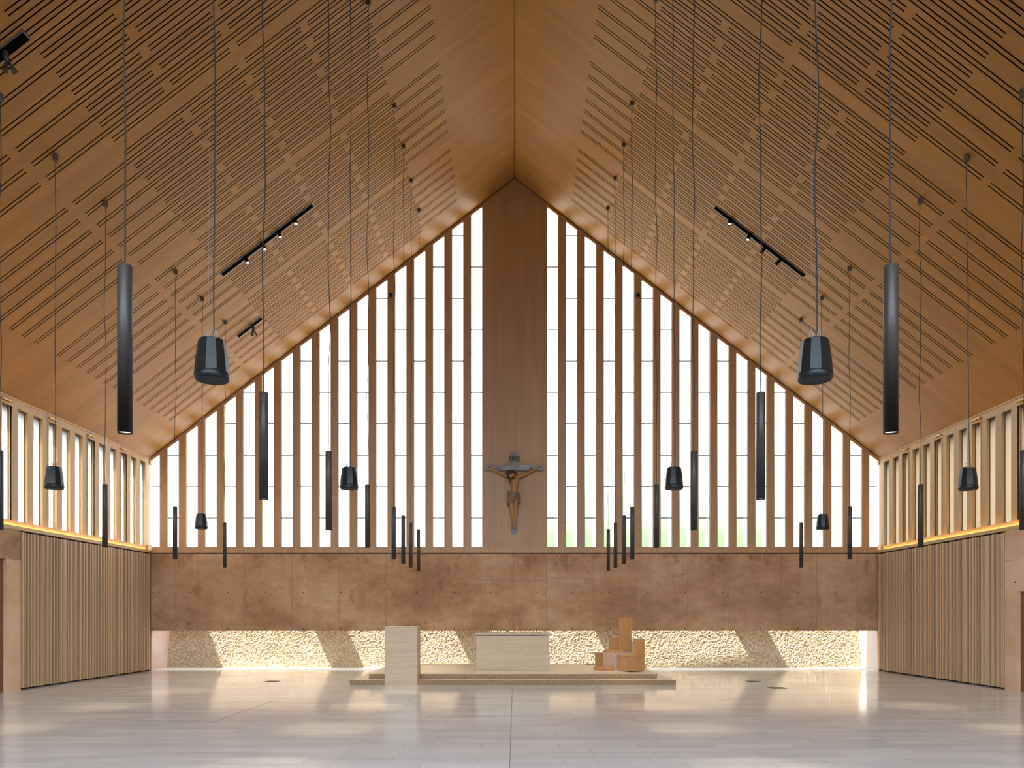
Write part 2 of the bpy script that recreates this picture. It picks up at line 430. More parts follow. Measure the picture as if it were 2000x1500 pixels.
# gable: centre panel, uprights, sill, raking heads, windows
ZS = wz(1068, YB)
GP = .598; G0 = 1.196; OW = .36; HEAD = .115
def gable():
    n = 0
    # centre panel, boards with staggered butt joints
    mb = MB(); hw = G0-OW/2
    cols = [(-hw, -.335), (-.335, .335), (.335, hw)]
    joints = {0: [549, 734, 918, 1060], 1: [425, 610, 796, 980], 2: [549, 734, 918, 1060]}
    for c, (a, b) in enumerate(cols):
        zs = [ZS]+sorted(wz(p, YB) for p in joints[c] if wz(p, YB) > ZS+.1)
        subs = 3; 
        for i, z in enumerate(zs):
            last = i == len(zs)-1; z1 = None if last else zs[i+1]-.005
            t0 = random.uniform(.93, 1.04)
            for k in range(subs):
                x0 = a+(b-a)*k/subs; x1 = a+(b-a)*(k+1)/subs
                if k == 0: x0 += .002
                za = z1 if not last else roof(x0)-.01; zb = z1 if not last else roof(x1)-.01
                mb.prism([(x0, z), (x1, z), (x1, zb)]+([(0, roof(0)-.01)] if last and x0 < -1e-6 < 1e-6 < x1 else [])+[(x0, za)], 'y', YB, YB+.1, 0, t0*random.uniform(.96, 1.03))
    mb.prism([(-hw, ZS), (hw, ZS), (hw, roof(hw)+.05), (0, roof(0)+.05), (-hw, roof(hw)+.05)], 'y', YB+.05, YB+.11, 1)
    struct(mb.build('wall_gable', [M['fin'], M['groove']]), 'tall timber boarded panel behind the crucifix', 'wall')
    mb = MB(); mb.box(-HW, HW, YB-.012, YB+.12, ZC1+.03, ZS-.03); mb.box(-HW, HW, YB, YB+.12, ZS-.03, ZS)
    struct(mb.build('trim_sill', M['fin']), 'long timber sill rail along the top of the concrete band', 'sill')
    for s, side in ((-1, 'left'), (1, 'right')):
        mb = MB()
        xa, xb = hw, HW+.02
        mb.prism([(s*xa, roof(xa)-HEAD), (s*xb, roof(xb)-HEAD), (s*xb, roof(xb)-.012), (s*xa, roof(xa)-.012)], 'y', YB+.004, YB+.12)
        mb.prism([(0, roof(0)-.05), (s*xb, roof(xb)-.05), (s*xb, roof(xb)+.3), (0, roof(0)+.3)], 'y', YB+.1, YB+.125)
        struct(mb.build('trim_head_%s' % side, M['fin']), 'sloping timber head along the %s rake of the gable windows' % side, 'trim')
        for k in range(18):
            xc = G0+GP*k; x0, x1 = xc-OW/2, min(xc+OW/2, HW)
            n += 1
            w = bpy.data.objects.new('window_%d' % n, None); C.objects.link(w); w.location = (s*xc, YB, ZS)
            struct(w, ('tall backlit frosted strip window, number %d to the %s of the central timber panel' % (k+1, side)), 'window')
            L = lambda x: s*(x-xc)
            h0, h1 = roof(x0)-HEAD-ZS, roof(x1)-HEAD-ZS
            g = MB(); q0, q1 = sorted((L(x0), L(x1))); g.face([(q0, .075, -.02), (q1, .075, -.02), (q1, .075, (h1 if s > 0 else h0)+.02), (q0, .075, (h0 if s > 0 else h1)+.02)])
            g.build('pane', M['glass'], w)
            f = MB()
            f.prism([(L(x0), 0), (L(x0+.014), 0), (L(x0+.014), h0), (L(x0), h0)], 'y', .062, .076)
            if x1 < HW-.001: f.prism([(L(x1-.014), 0), (L(x1), 0), (L(x1), h1), (L(x1-.014), h1)], 'y', .062, .076)
            f.build('gasket', M['gasket'], w)
            z = wz(1011, YB) if k % 2 == 0 else wz(949.5, YB)
            while z < roof(x1)-HEAD-.05:
                MB().box(min(L(x0), L(x1)), max(L(x0), L(x1)), .055, .076, z-ZS-.016, z-ZS+.016).build('transom', M['gasket'], w)
                z += 1.9795
            # upright beyond this window
            a, b = xc+OW/2, xc+GP-OW/2
            if a < HW-.02:
                b = min(b, HW+.02)
                mb = MB(); zs = [ZS]; z = ZS+random.choice((.75, 1.6, 2.5))
                while z < roof(b)-.4: zs.append(z); z += 2.985
                for i, z in enumerate(zs):
                    last = i == len(zs)-1
                    za = roof(a)-.012 if last else zs[i+1]-.004; zb = roof(b)-.012 if last else zs[i+1]-.004
                    mb.prism([(s*a, z), (s*b, z), (s*b, zb), (s*a, za)], 'y', YB, YB+.12, 0, random.uniform(.93, 1.04))
                struct(mb.build('trim_%d' % n, M['fin']), 'timber upright between gable windows %d and %d to the %s of the centre' % (k+1, k+2, side), 'upright')
    return n
NWIN = gable()

# side walls
def slat_profile(y0, y1):
    pts = [(y0, 0)]; y = y0+.01
    while y < y1-.14:
        d = random.choice((.075, .075, .05)); w = random.choice((.03, .045, .06, .08)); g = random.choice((.02, .035, .05))
        sl = random.choice((.012, .03, .045))
        pts += [(y, 0), (y+sl, d), (y+sl+w, d), (y+sl+w+.006, 0)]
        y += sl+w+.006+g
        if random.random() < .35:
            pts += [(y, 0), (y+.004, .022), (y+.03, .022), (y+.034, 0)]; y += .034+.014
    pts.append((y1, 0)); return pts
def side_wall(s, side, n):
    # slatted timber lining
    ys = 18.37 if s < 0 else 18.50
    F = HW+.03
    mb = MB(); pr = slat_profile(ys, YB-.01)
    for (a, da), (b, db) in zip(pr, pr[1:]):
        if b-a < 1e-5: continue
        t = random.uniform(.95, 1.04)*(1 if da == db and da > .03 else .64)  # slopes and recesses tinted darker, shade put into the slat colour
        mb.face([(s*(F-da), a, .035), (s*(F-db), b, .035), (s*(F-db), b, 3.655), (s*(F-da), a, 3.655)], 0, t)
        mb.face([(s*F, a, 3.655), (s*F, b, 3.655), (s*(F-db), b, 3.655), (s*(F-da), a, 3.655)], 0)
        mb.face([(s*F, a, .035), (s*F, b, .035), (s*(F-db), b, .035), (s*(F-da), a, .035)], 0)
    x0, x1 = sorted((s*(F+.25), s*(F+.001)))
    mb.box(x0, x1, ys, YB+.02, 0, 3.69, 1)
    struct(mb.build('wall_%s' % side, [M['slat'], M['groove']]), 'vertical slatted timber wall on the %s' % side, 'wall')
    # masonry towards the camera, with a doorway
    xi, xo = s*(HW-.02), s*(F+.25); a, b = sorted((xi, xo))
    mb = MB()
    dy0, dy1, dz = (16.3, 17.85, 2.99) if s < 0 else (16.6, 18.03, 2.27)
    mb.box(a, b, dy1, ys, 0, 2.995); mb.box(a, b, Y0, dy0, 0, 3.69)
    if s < 0: mb.box(a, b, dy0, ys, 2.995, 3.69, 1)
    else: mb.box(a, b, dy1, ys, 2.995, 3.69); mb.box(a, b, dy0, dy1, dz, 3.69); 
    if s > 0:
        mb.box(a-.002, b, dy1, ys, 2.988, 2.998, 3)
        for k in range(1):
            Y, z, r = 18.12, 2.48, .022
            mb.mesh([(a-.003, Y+r*math.cos(q*.628), z+r*math.sin(q*.628)) for q in range(10)], [tuple(range(10))], 2)
    struct(mb.build('wall_%s_pier' % side, [M['conc_plain'], M['agg'], M['tie'], M['joint']]), 'concrete pier and lintel beside the doorway on the %s' % side, 'wall')
    mb = MB(); c, d = sorted((s*(HW+.05), s*(HW+.12)))
    mb.box(c, d, dy0, dy1, 0, dz)
    dr = struct(mb.build('door_%d' % (1 if s < 0 else 2), M['door']), 'dark brown timber door at the %s edge of the photo' % side, 'door')
    # ledge with LED strip
    mb = MB(); p = lambda u, v: sorted((s*u, s*v))
    mb.box(*p(F-.065, F+.25), Y0, YB-.005, 3.69, 3.735); mb.box(*p(F-.065, F-.05), Y0, YB-.005, 3.735, 3.775)
    struct(mb.build('trim_ledge_%s' % side, M['sidefin']), 'timber ledge with glowing edge under the %s clerestory' % side, 'ledge')
    mb = MB(); mb.box(*p(F-.04, F-.022), 6.0, YB-.3, 3.737, 3.747)
    tag(mb.build('led_strip', M['led']), 'warm glowing light strip in the ledge under the %s side windows' % side, 'light strip')
    # clerestory
    zb, zt = 3.90, 6.50; W = F+.0
    rail = MB(); rail.box(*p(W, W+.14), Y0, YB+.02, 3.735, zb)
    rail.box(*p(W, W+.14), Y0, YB+.02, zt, roof(HW)+.12)
    rail.box(*p(W-.02, W+.02), Y0, YB, roof(HW)-.045, roof(HW)+.02)
    struct(rail.build('trim_rail_%s' % side, M['sidefin']), 'timber rails above and below the %s clerestory windows' % side, 'rail')
    m = 0
    for k in range(0, 24):
        ya = 24.32-.597*k; yb = ya+.36
        n += 1
        w = bpy.data.objects.new('window_%d' % n, None); C.objects.link(w); w.location = (s*W, ya+.18, zb)
        op = k % 3 == 2
        struct(w, '%s side clerestory window %s, number %d from the altar wall' % (side, 'with brass opener' if op else 'without opener', k+1), 'window')
        q = lambda u, v: sorted((s*u, s*v)); H = zt-zb
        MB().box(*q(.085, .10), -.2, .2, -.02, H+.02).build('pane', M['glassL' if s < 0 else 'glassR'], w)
        g = MB(); g.box(*q(.076, .086), .164, .18, 0, H); g.box(*q(.076, .086), -.18, -.168, 0, H); g.build('gasket', M['gasket'], w)
        if op:
            f = MB(); e = .03
            f.box(*q(-.012, .03), -.18-e, -.18, -.05, H+.05); f.box(*q(-.012, .03), .18, .18+e, -.05, H+.05)
            f.box(*q(-.012, .03), -.18, .18, -.05, 0); f.box(*q(-.012, .03), -.18, .18, H, H+.05)
            f.build('sash', M['sidefin'], w)
            h = MB(); h.box(*q(-.05, 0), -.2, .14, H+.075, H+.105); h.tube([(s*-.02, -.02, H+.08), (s*-.09, .03, H+.055), (s*-.09, .10, H+.055)], .01)
            h.build('window_opener', M['brass'], w)
        # upright on the near side
        y0, y1 = ya-.237, ya
        fm = MB(); cut = zb+random.choice((.25, .6, 1.4)); t = random.uniform(.95, 1.03)
        fm.box(*p(W, W+.13), y0, y1, zb, cut-.004, 0, t); fm.box(*p(W, W+.13), y0, y1, cut, zt, 0, t*random.uniform(.95, 1.04))
        fm.box(*p(W+.01, W+.12), y0+.01, y1-.01, cut-.01, cut+.01, 0, .5)
        struct(fm.build('trim_%d' % n, M['sidefin']), 'timber upright on the near side of %s clerestory window %d' % (side, k+1), 'upright')
    fm = MB(); fm.box(*p(W, W+.13), 24.68, YB+.03, zb, zt); fm.box(*p(W, W+.2), Y0, ya-.237, zb, zt); fm.box(*p(HW-.004, W+.14), YB-.05, YB+.124, zt-.02, roof(HW)+.1)
    struct(fm.build('trim_corner_%s' % side, M['sidefin']), 'timber corner post where the %s clerestory meets the gable' % side, 'upright')
    bx = MB().box(-.05, .05, -.04, .04, 0, .16).build('junction_box', M['white'], None, (s*(F-.04), YB-.09, 3.777)); bevel(bx, .006)
    tag(bx, 'small white junction box in the %s corner at the end of the glowing ledge' % side, 'junction box')
    return n
NWIN = side_wall(-1, 'left', NWIN)
NWIN = side_wall(1, 'right', NWIN)

# floor details
mb = MB(); mb.box(-.059, -.051, Y0, 19.6, 0, .0015)
struct(mb.build('trim_floor_joint', M['floorjoint']), 'straight dark movement joint down the middle of the floor', 'floor joint')
mb = MB(); Yh = 2635/(1412-HY); Yh2 = 2635/(1369-HY)
xa, xb, xc, = wx(322, Yh), wx(411, Yh), wx(538, Yh2)
mb.box(xa, xb, Yh-.006, Yh+.006, 0, .0015); mb.box(xb-.008, xb+.008, Yh, Yh2, 0, .0015)
struct(mb.build('trim_floor_hatch', M['floorjoint']), 'thin dark joint lines of a hatch in the floor at the left', 'floor joint')
for (px, py, w, lab, z) in ((531, 1331, .34, 'grey metal floor outlet plate on the floor left of the platform', 0),
                         (1471, 1331, .33, 'grey metal floor outlet plate right of the platform, farther of the two there', 0),
                         (1518, 1343.7, .34, 'grey metal floor outlet plate right of the platform, nearer of the two there', 0),
                         (1152, 1297, .27, 'thin grey outlet plate on the platform behind the chairs', .24)):
    Y = (EYE-z)*FPX/(py-HY)
    if z: Y = 24.1
    t = thing('floor_outlet', lab, 'floor outlet', (wx(px, Y), Y, z), 0, 'floor outlets')
    MB().box(-w/2, w/2, -w*.5, w*.5, 0, .006).build('frame', M['plate'], t)
    MB().box(-w/2+.03, w/2-.03, -w*.5+.03, w*.5-.03, .006, .009).build('lid', M['plate'], t)

# ------------------------------------------------------------------ liturgical furniture
LX0, LX1, LY0, LY1 = -3.215, -2.404, 19.64, 20.27
t = thing('altar_platform', 'wide pale stone platform of two low steps under altar and chairs', 'platform', (0, 22, 0))
def stepped(x0, x1, y0, y1, z0, z1):
    y0 -= 22; y1 -= 22; e = .004; ly = LY1-22+e
    return MB().prism([(x0, y0), (LX0-e, y0), (LX0-e, ly), (LX1+e, ly), (LX1+e, y0), (x1, y0), (x1, y1), (x0, y1)], 'z', z0, z1)
for a in ((-4.085, 3.995, 19.66, 24.5, 0, .122), (-3.69, 3.61, 20.12, 24.45, .122, .242)):
    st = stepped(*a); st.m[2:] = [1]*(len(st.m)-2)
    st.build('step', [M['step'], M['riser']], t)

t = thing('lectern', 'tall pale stone block lectern standing at the front left of the platform', 'lectern', ((LX0+LX1)/2, (LY0+LY1)/2, 0))
w, d = (LX1-LX0)/2, (LY1-LY0)/2
bevel(MB().box(-w, w, -d, d, 0, 1.425).build('body', M['altar'], t), .004)
bevel(MB().box(-w, w, -d, d, 1.427, 1.45).build('top_slab', M['altar'], t), .003)

t = thing('altar', 'wide pale stone block altar with a thin top slab on the platform', 'altar', (-.05, 22.1, .242))
bevel(MB().box(-1.0, 1.0, -.44, .44, 0, .93).build('body', M['altar'], t), .004)
MB().box(-.97, .97, -.41, .41, .93, .957).build('shadow_gap', M['black'], t)
bevel(MB().box(-1.02, 1.02, -.45, .45, .957, 1.012).build('top_slab', M['altar'], t), .004)

TH = math.radians(58)
def chair(label, p0, W, D, seat_h, back_h, stone, foot, name):
    # local frame: origin at base centre, local +x along the front edge towards the camera, local +y from front to back
    u = Vector((math.cos(TH), -math.sin(TH))); v = Vector((math.sin(TH), math.cos(TH)))
    c = Vector(p0)-u*W/2+v*D/2
    t = thing(name, label, 'chair', (c.x, c.y, .242), -TH)
    a, b = W/2, D/2; st = .045
    base = MB()
    if stone: base.box(-a, a, -b, b-.10, 0, seat_h-st)
    else: base.box(-a, a, -b, b, .02, seat_h-st)
    bevel(base.build('plinth', M['chairstone' if stone else 'furn'], t), .004)
    if not stone: MB().box(-a+.03, a-.03, -b+.03, b-.03, 0, .02).build('foot', M['black'], t)  # black block painted in for the shadow gap under the box
    bevel(MB().box(-a-.004, a+.004, -b-.004, b+.002, seat_h-st+.004, seat_h).build('seat', M['furn'], t), .004)
    bevel(MB().box(-a, a, b-.045, b, seat_h+.001, back_h).build('backrest', M['furn'], t), .004)
    if foot:
        bevel(MB().box(-a, a, -b-.33, -b-.006, 0, .092).build('footrest', M['furn'], t), .004)
chair('celebrant chair with tall oak back, stone plinth and low footrest', (2.69, 21.35), .50, .60, .53, 1.425, True, True, 'celebrant_chair')
chair('low oak box chair in front, right of the tall backed chair', (3.01, 20.82), .41, .53, .44, .856, False, False, 'assistant_chair')
cx3, cy3 = 2.60, 22.34
u = Vector((math.cos(TH), -math.sin(TH))); v = Vector((math.sin(TH), math.cos(TH)))
p3 = Vector((cx3, cy3))+u*.205-v*.265
chair('low oak box chair half hidden behind the tall backed chair', (p3.x, p3.y), .41, .53, .44, .856, False, False, 'assistant_chair')

# ------------------------------------------------------------------ crucifix
SC = .016
def cf(a, b): return ((930+a/8.3333-1005)*SC+0.0, EYE-(870+b/8.3333-HY)*SC)      # X, Z from the detail view
ox, oz = cf(618, 1435)
cru = thing('crucifix', 'carved crucifix with a grey timber cross on the central timber panel', 'crucifix', (ox, YB, oz))
def L(a, b, y=0.0):
    x, z = cf(a, b); return Vector((x-ox, y, z-oz))
def slab(a0, b0, a1, b1, y0, y1):
    p, q = L(a0, b1), L(a1, b0); return MB().box(p.x, q.x, y0, y1, p.z, q.z)
bevel(slab(574, 88, 662, 1435, -.07, -.003).build('upright_beam', M['ashv'], cru), .006)
bevel(slab(137, 308, 1098, 398, -.105, -.055).build('cross_beam', M['ash'], cru), .006)
pl = slab(527, 150, 713, 250, -.085, -.068).build('inscription_plaque', M['plaque'], cru)
ink = MB()
def stroke(a0, b0, a1, b1, w):
    p, q = L(a0, b0), L(a1, b1); d = (q-p); d.normalize(); nrm = Vector((-d.z, 0, d.x))*w/2*SC/8.3333
    y0, y1 = -.089, -.085
    P = [p+nrm, p-nrm, q-nrm, q+nrm]
    ink.hexa([(k.x, y0, k.z) for k in P]+[(k.x, y1, k.z) for k in P])
def letter_I(x):
    stroke(x, 168, x, 232, 13); stroke(x-11, 170, x+11, 170, 6); stroke(x-11, 231, x+11, 231, 6)
letter_I(553)
stroke(584, 168, 584, 232, 9); stroke(584, 168, 612, 232, 13); stroke(612, 168, 612, 232, 9); stroke(577, 170, 592, 170, 6); stroke(605, 170, 622, 170, 6); stroke(577, 231, 592, 231, 6)
stroke(606, 156, 626, 168, 8)
stroke(645, 168, 645, 232, 12); stroke(640, 170, 664, 170, 7); stroke(664, 170, 671, 184, 8); stroke(671, 184, 662, 199, 8); stroke(662, 199, 645, 199, 7); stroke(656, 199, 675, 232, 11); stroke(636, 231, 654, 231, 6)
letter_I(696)
ink.build('lettering', M['ink'], pl)
MB().tube([L(620, 88, -.03), L(620, 30, -.03)], .003).build('hanging_wire', M['steel'], cru)
for a in (345, 890):
    slab(a-12, 348, a+12, 400, -.125, -.10).build('peg', M['door'], cru)

def skin_figure():
    V = []; E = []; R = []
    def add(p, r, par=None):
        V.append(p); R.append(r if isinstance(r, tuple) else (r, r))
        if par is not None: E.append((par, len(V)-1))
        return len(V)-1
    pel = add(L(612, 815, -.17), (.165, .10))
    ab = add(L(622, 735, -.17), (.135, .09), pel)
    ri = add(L(632, 650, -.19), (.185, .12), ab)
    ch = add(L(634, 575, -.20), (.19, .125), ri)
    cl = add(L(632, 525, -.19), (.12, .085), ch)
    nk = add(L(612, 505, -.20), (.048, .048), cl)
    h1 = add(L(592, 530, -.27), (.085, .085), nk)
    h2 = add(L(578, 482, -.275), (.118, .12), h1)
    h3 = add(L(572, 445, -.255), (.07, .08), h2)
    for s, pts in ((-1, ((560, 510, -.17, .060), (505, 492, -.16, .052), (390, 442, -.15, .040), (330, 412, -.145, .036), (262, 374, -.14, .026))),
                   (1, ((690, 505, -.17, .060), (745, 482, -.16, .052), (850, 442, -.15, .040), (910, 408, -.145, .036), (985, 364, -.14, .026)))):
        p = cl
        for a, b, y, r in pts: p = add(L(a, b, y), r*1.22, p)
        ex, ey, hx, hy = (262, 374, 228, 358) if s < 0 else (985, 364, 1018, 347)
        hd = add(L(hx, hy, -.135), (.030, .018), p)
        base = (hx, hy)
        for k, (dx, dy, ln) in enumerate(((-34, -22, 1), (-40, -10, 1), (-40, 4, 1), (-32, 16, .9))):
            sx = dx if s < 0 else -dx
            sy = dy+(0 if s < 0 else -14)
            k1 = add(L(base[0]+sx*.55, base[1]+sy*.7, -.145), .0085, hd)
            add(L(base[0]+sx*ln, base[1]+sy+4, -.165), .007, k1)
        th = add(L(base[0]+(6 if s < 0 else -14), base[1]-16, -.16), .009, hd)
        add(L(base[0]+(-8 if s < 0 else 4), base[1]-26, -.18), .007, th)
    for pts in (((578, 860, -.17, .085), (578, 950, -.20, .072), (588, 1030, -.23, .056), (588, 1110, -.19, .052), (604, 1190, -.15, .038), (616, 1258, -.13, .030), (618, 1310, -.17, .036), (612, 1352, -.20, .026)),
                ((650, 860, -.17, .085), (645, 950, -.21, .072), (632, 1025, -.245, .056), (640, 1110, -.21, .052), (634, 1190, -.18, .038), (632, 1258, -.165, .030), (638, 1310, -.20, .036), (645, 1350, -.22, .026))):
        p = pel
        for a, b, y, r in pts: p = add(L(a, b, y), r*1.3, p)
    me = bpy.data.meshes.new('carved_figure'); me.from_pydata(V, E, [])
    o = bpy.data.objects.new('tmp', me); C.objects.link(o)
    o.modifiers.new('s', 'SKIN'); sub = o.modifiers.new('u', 'SUBSURF'); sub.levels = 2; sub.render_levels = 2
    for d, r in zip(me.skin_vertices[0].data, R): d.radius = r
    for d in me.skin_vertices[0].data: d.use_root = False
    me.skin_vertices[0].data[0].use_root = True
    dg = bpy.context.evaluated_depsgraph_get(); ev = o.evaluated_get(dg)
    res = bpy.data.meshes.new_from_object(ev); bpy.data.objects.remove(o)
    for p in res.polygons: p.use_smooth = True
    res.materials.clear(); res.materials.append(M['skin'])
    return link('carved_figure', res, cru)
fig = skin_figure()
def blob(c, r, seed, amp, fn=None, sub=3):
    bm = bmesh.new(); bmesh.ops.create_icosphere(bm, subdivisions=sub, radius=1)
    mb = MB()
    for vv in bm.verts:
        p = vv.co.copy(); k = 1+amp*noise.noise(p*3+Vector((seed, 0, 0)))
        q = Vector((p.x*r[0]*k, p.y*r[1]*k, p.z*r[2]*k))
        if fn: q = fn(q)
        vv.co = q+c
    bm.verts.index_update()
    mb.mesh([vv.co for vv in bm.verts], [[vv.index for vv in f.verts] for f in bm.faces], 0, 1, True); bm.free(); return mb
hr = blob(L(568, 452, -.245), (.15, .145, .10), 2, .25)
hr2 = blob(L(625, 470, -.22), (.085, .08, .045), 5, .3); hr.mesh(hr2.v, hr2.f, 0, 1, True)
hr3 = blob(L(522, 500, -.22), (.04, .07, .07), 8, .3); hr.mesh(hr3.v, hr3.f, 0, 1, True)
hr4 = blob(L(550, 565, -.23), (.02, .03, .075), 8, .3); hr.mesh(hr4.v, hr4.f, 0, 1, True)
hr.build('hair', M['hair'], fig)
be = blob(L(598, 540, -.335), (.05, .03, .055), 3, .4); be.build('beard', M['hair'], fig)
for a in (572, 602):
    blob(L(a, 502, -.375), (.014, .01, .007), 1, 0, sub=2).build('eye', M['hair'], fig)
ns = blob(L(589, 514, -.378), (.014, .022, .03), 1, 0, sub=2); ns.build('nose', M['skin'], fig)
# loincloth: pleated drape wrapped around the hips
def loin():
    mb = MB(); n = 48; rows = 12; vs = []
    for j in range(rows+1):
        f = j/rows
        for k in range(n):
            a = 2*math.pi*k/n; x = math.cos(a); y = math.sin(a)
            top = 770-30*max(0, -x)+14*max(0, x); bot = 925-55*math.exp(-((x-.25)/.22)**2)*(1 if y < 0 else .2)+35*max(0, x-.5)+25*max(0, -x)*(.5)
            zc = top+(bot-top)*f
            r = 1+.05*math.sin(9*a+6*f)+.03*math.sin(17*a-5*f)
            rx = (94+14*f)*r; ry = (.148+.02*f)*r
            p = L(611+rx*x, zc, -.175+ry*y)
            p.y = min(p.y, -.072)
            vs.append(p)
    fs = [(j*n+k, j*n+(k+1) % n, (j+1)*n+(k+1) % n, (j+1)*n+k) for j in range(rows) for k in range(n)]
    mb.mesh(vs, fs, 0, 1, True)
    # twisted waist roll and the hanging end at the left hip
    mb.tube([L(611+98*math.cos(q), 775-16*math.cos(q+math.pi), min(-.075, -.175+.13*math.sin(q))) for q in [2*math.pi*i/20 for i in range(21)]], .022, 8)
    kn = blob(L(538, 765, -.20), (.05, .05, .05), 4, .3); mb.mesh(kn.v, kn.f, 0, 1, True)
    for i in range(4):
        a = 500+i*14
        mb.hexa([L(a, 980-4*i, -.16), L(a+15, 978-4*i, -.19), L(a+15, 978-4*i, -.15), L(a, 980-4*i, -.13), L(520+i*8, 890, -.17), L(530+i*8, 890, -.2), L(530+i*8, 890, -.15), L(520+i*8, 890, -.13)])
    return mb.build('loincloth', M['cloth'], fig)
loin()

# small sensor boxes on the uprights
for px, py, side in ((763.5, 577, 'left'), (1246, 578, 'right')):
    t = thing('sensor_box', 'small black square box on an upright high on the %s of the gable' % side, 'sensor', (wx(px, YB), YB, wz(py, YB)))
    bevel(MB().box(-.07, .07, -.06, -.001, -.075, .075).build('housing', M['bronze'], t), .02, 3)
    MB().lathe([(.035, 0), (.035, .006)], 16, (0, -.06, 0), M=Matrix.Rotation(math.pi/2, 4, 'X')).build('lens', M['black'], t)

# ------------------------------------------------------------------ pendants
TUBE = MB().lathe([(.046, .02), (.0505, .0), (.0505, 1.19), (.046, 1.195), (.012, 1.196)], 32, cap0=False).data('tube', M['bronze'])
LENS = MB().lathe([(.047, .012), (.047, .016)], 24).data('lens', M['lens'])
CANO = MB().lathe([(.042, -.075), (.045, -.07), (.045, 0.03)], 20).data('canopy', M['canopy'])
PZ = 3.007
def wavy(zs, ze, amp, seed, x0=0, x1=0, n=60):
    r = random.Random(seed); ph = [r.uniform(0, 6.28) for _ in range(4)]
    out = []
    for i in range(n+1):
        f = i/n; z = zs+(ze-zs)*f; e = math.sin(math.pi*f)**.5
        hgt = z
        dx = amp*(math.sin(hgt*2.1+ph[0])+.6*math.sin(hgt*4.3+ph[1]))*e
        dy = amp*.6*math.sin(hgt*1.7+ph[2])*e
        out.append((x0+(x1-x0)*f+dx, dy, z))
    return out
def spot(parent, loc, energy, size, blend, col, rot=(0,0,0), radius=.04):
    l = bpy.data.lights.new('bulb', 'SPOT'); l.energy = energy; l.spot_size = math.radians(size); l.spot_blend = blend; l.color = col; l.shadow_soft_size = radius
    o = bpy.data.objects.new('bulb', l); C.objects.link(o); o.parent = parent; o.location = loc; o.rotation_euler = rot; return o
ordn = ['first', 'second', 'third', 'fourth', 'fifth', 'sixth', 'seventh', 'eighth']
rows_in = [5.66, 8.87, 12.02, 15.05, 18.12, 19.68, 21.2, 22.78]
pxL = [244, 515, 642, 718, 769, 787.5, 802, 817.5]; pxR = [1740, 1486, 1355, 1282, 1235, 1219, 1202, 1188]
rows_out = [11.96, 15.03, 18.06, 21.16]
oxL = [-.5, 205, 342, 439]; oxR = [1998.5, 1798, 1660, 1565]
lst = []
for i, Y in enumerate(rows_in):
    lst.append((pxL[i], Y, 'dark tube pendant in the left row near the ridge, %s from the camera' % ordn[i]))
    lst.append((pxR[i], Y, 'dark tube pendant in the right row near the ridge, %s from the camera' % ordn[i]))
names = ['cut by the %s photo edge', 'hanging before the %s clerestory', 'before the %s end of the gable windows', 'farthest one near the %s gable end']
for i, Y in enumerate(rows_out):
    lst.append((oxL[i], Y, 'dark tube pendant, outer left row, '+names[i] % 'left'))
    lst.append((oxR[i], Y, 'dark tube pendant, outer right row, '+names[i] % 'right'))
for i, (px, Y, lab) in enumerate(lst):
    X = wx(px, Y); t = thing('pendant_lamp', lab, 'pendant lamp', (X, Y, PZ), 0, 'tube pendant lamps')
    link('tube', TUBE, t); link('lens', LENS, t)
    zc = roof(X)-PZ; dx = (.012 if X < 0 else -.012)
    link('canopy', CANO, t, (dx, 0, zc-.02))
    MB().tube(wavy(1.19, zc-.06, .014, i, 0, dx), .0062, 6).build('cable', M['cable'], t)
    spot(t, (0, 0, -.01), 98, 36, .85, (1, .78, .48))

# ------------------------------------------------------------------ speakers
def speaker_meshes():
    b = MB(); n = 10
    prof = [(.105, .372), (.118, .365), (.132, .28), (.145, .18), (.151, .10), (.153, .072)]
    b.lathe(prof, n, smooth=False, cap0=True, cap1=False)
    b.lathe([(.03, .378), (.105, .372)], 20)
    shell = b.data('shell', M['spk'])
    r = MB().lathe([(.150, .074), (.1565, .060), (.158, .040), (.153, .014), (.143, .0), (.138, .004)], 40, cap0=False, cap1=False).data('rim', M['spk'])
    g = MB().lathe([(.139, .003), (.139, .012)], 40, smooth=False); g = g.data('grille', M['grille'])
    bd = MB().box(-.012, .012, -.006, .006, -.002, .004).data('badge', M['steel'])
    c = MB()
    for sx in (-.035, .035):
        c.tube([(sx+.02*math.cos(q)*.7, 0, .42+.035*math.sin(q)) for q in [2*math.pi*k/12 for k in range(13)]], .006, 6)
    c = c.data('shackle', M['steel'])
    lp = MB().tube([(-.09, 0, .372), (-.075, 0, .385), (-.055, 0, .39), (-.04, 0, .374)], .006, 6).data('hook_loop', M['spk'])
    return shell, r, g, bd, c, lp
SH, RM, GR, BD, SK, LP = speaker_meshes()
spk = [(414, 7.27, 'large black speaker hanging left of centre, nearest on the left'), (1592, 7.27, 'large black speaker hanging right of centre, nearest on the right'),
       (682, 13.5, 'black hanging speaker left of the crucifix before the gable windows'), (1316.5, 13.5, 'black hanging speaker right of the crucifix before the gable windows'),
       (105.5, 13.45, 'black hanging speaker in front of the left clerestory windows'), (1891, 13.55, 'black hanging speaker in front of the right clerestory windows'),
       (393, 19.6, 'smallest black hanging speaker on the far left'), (1607, 19.7, 'smallest black hanging speaker on the far right')]
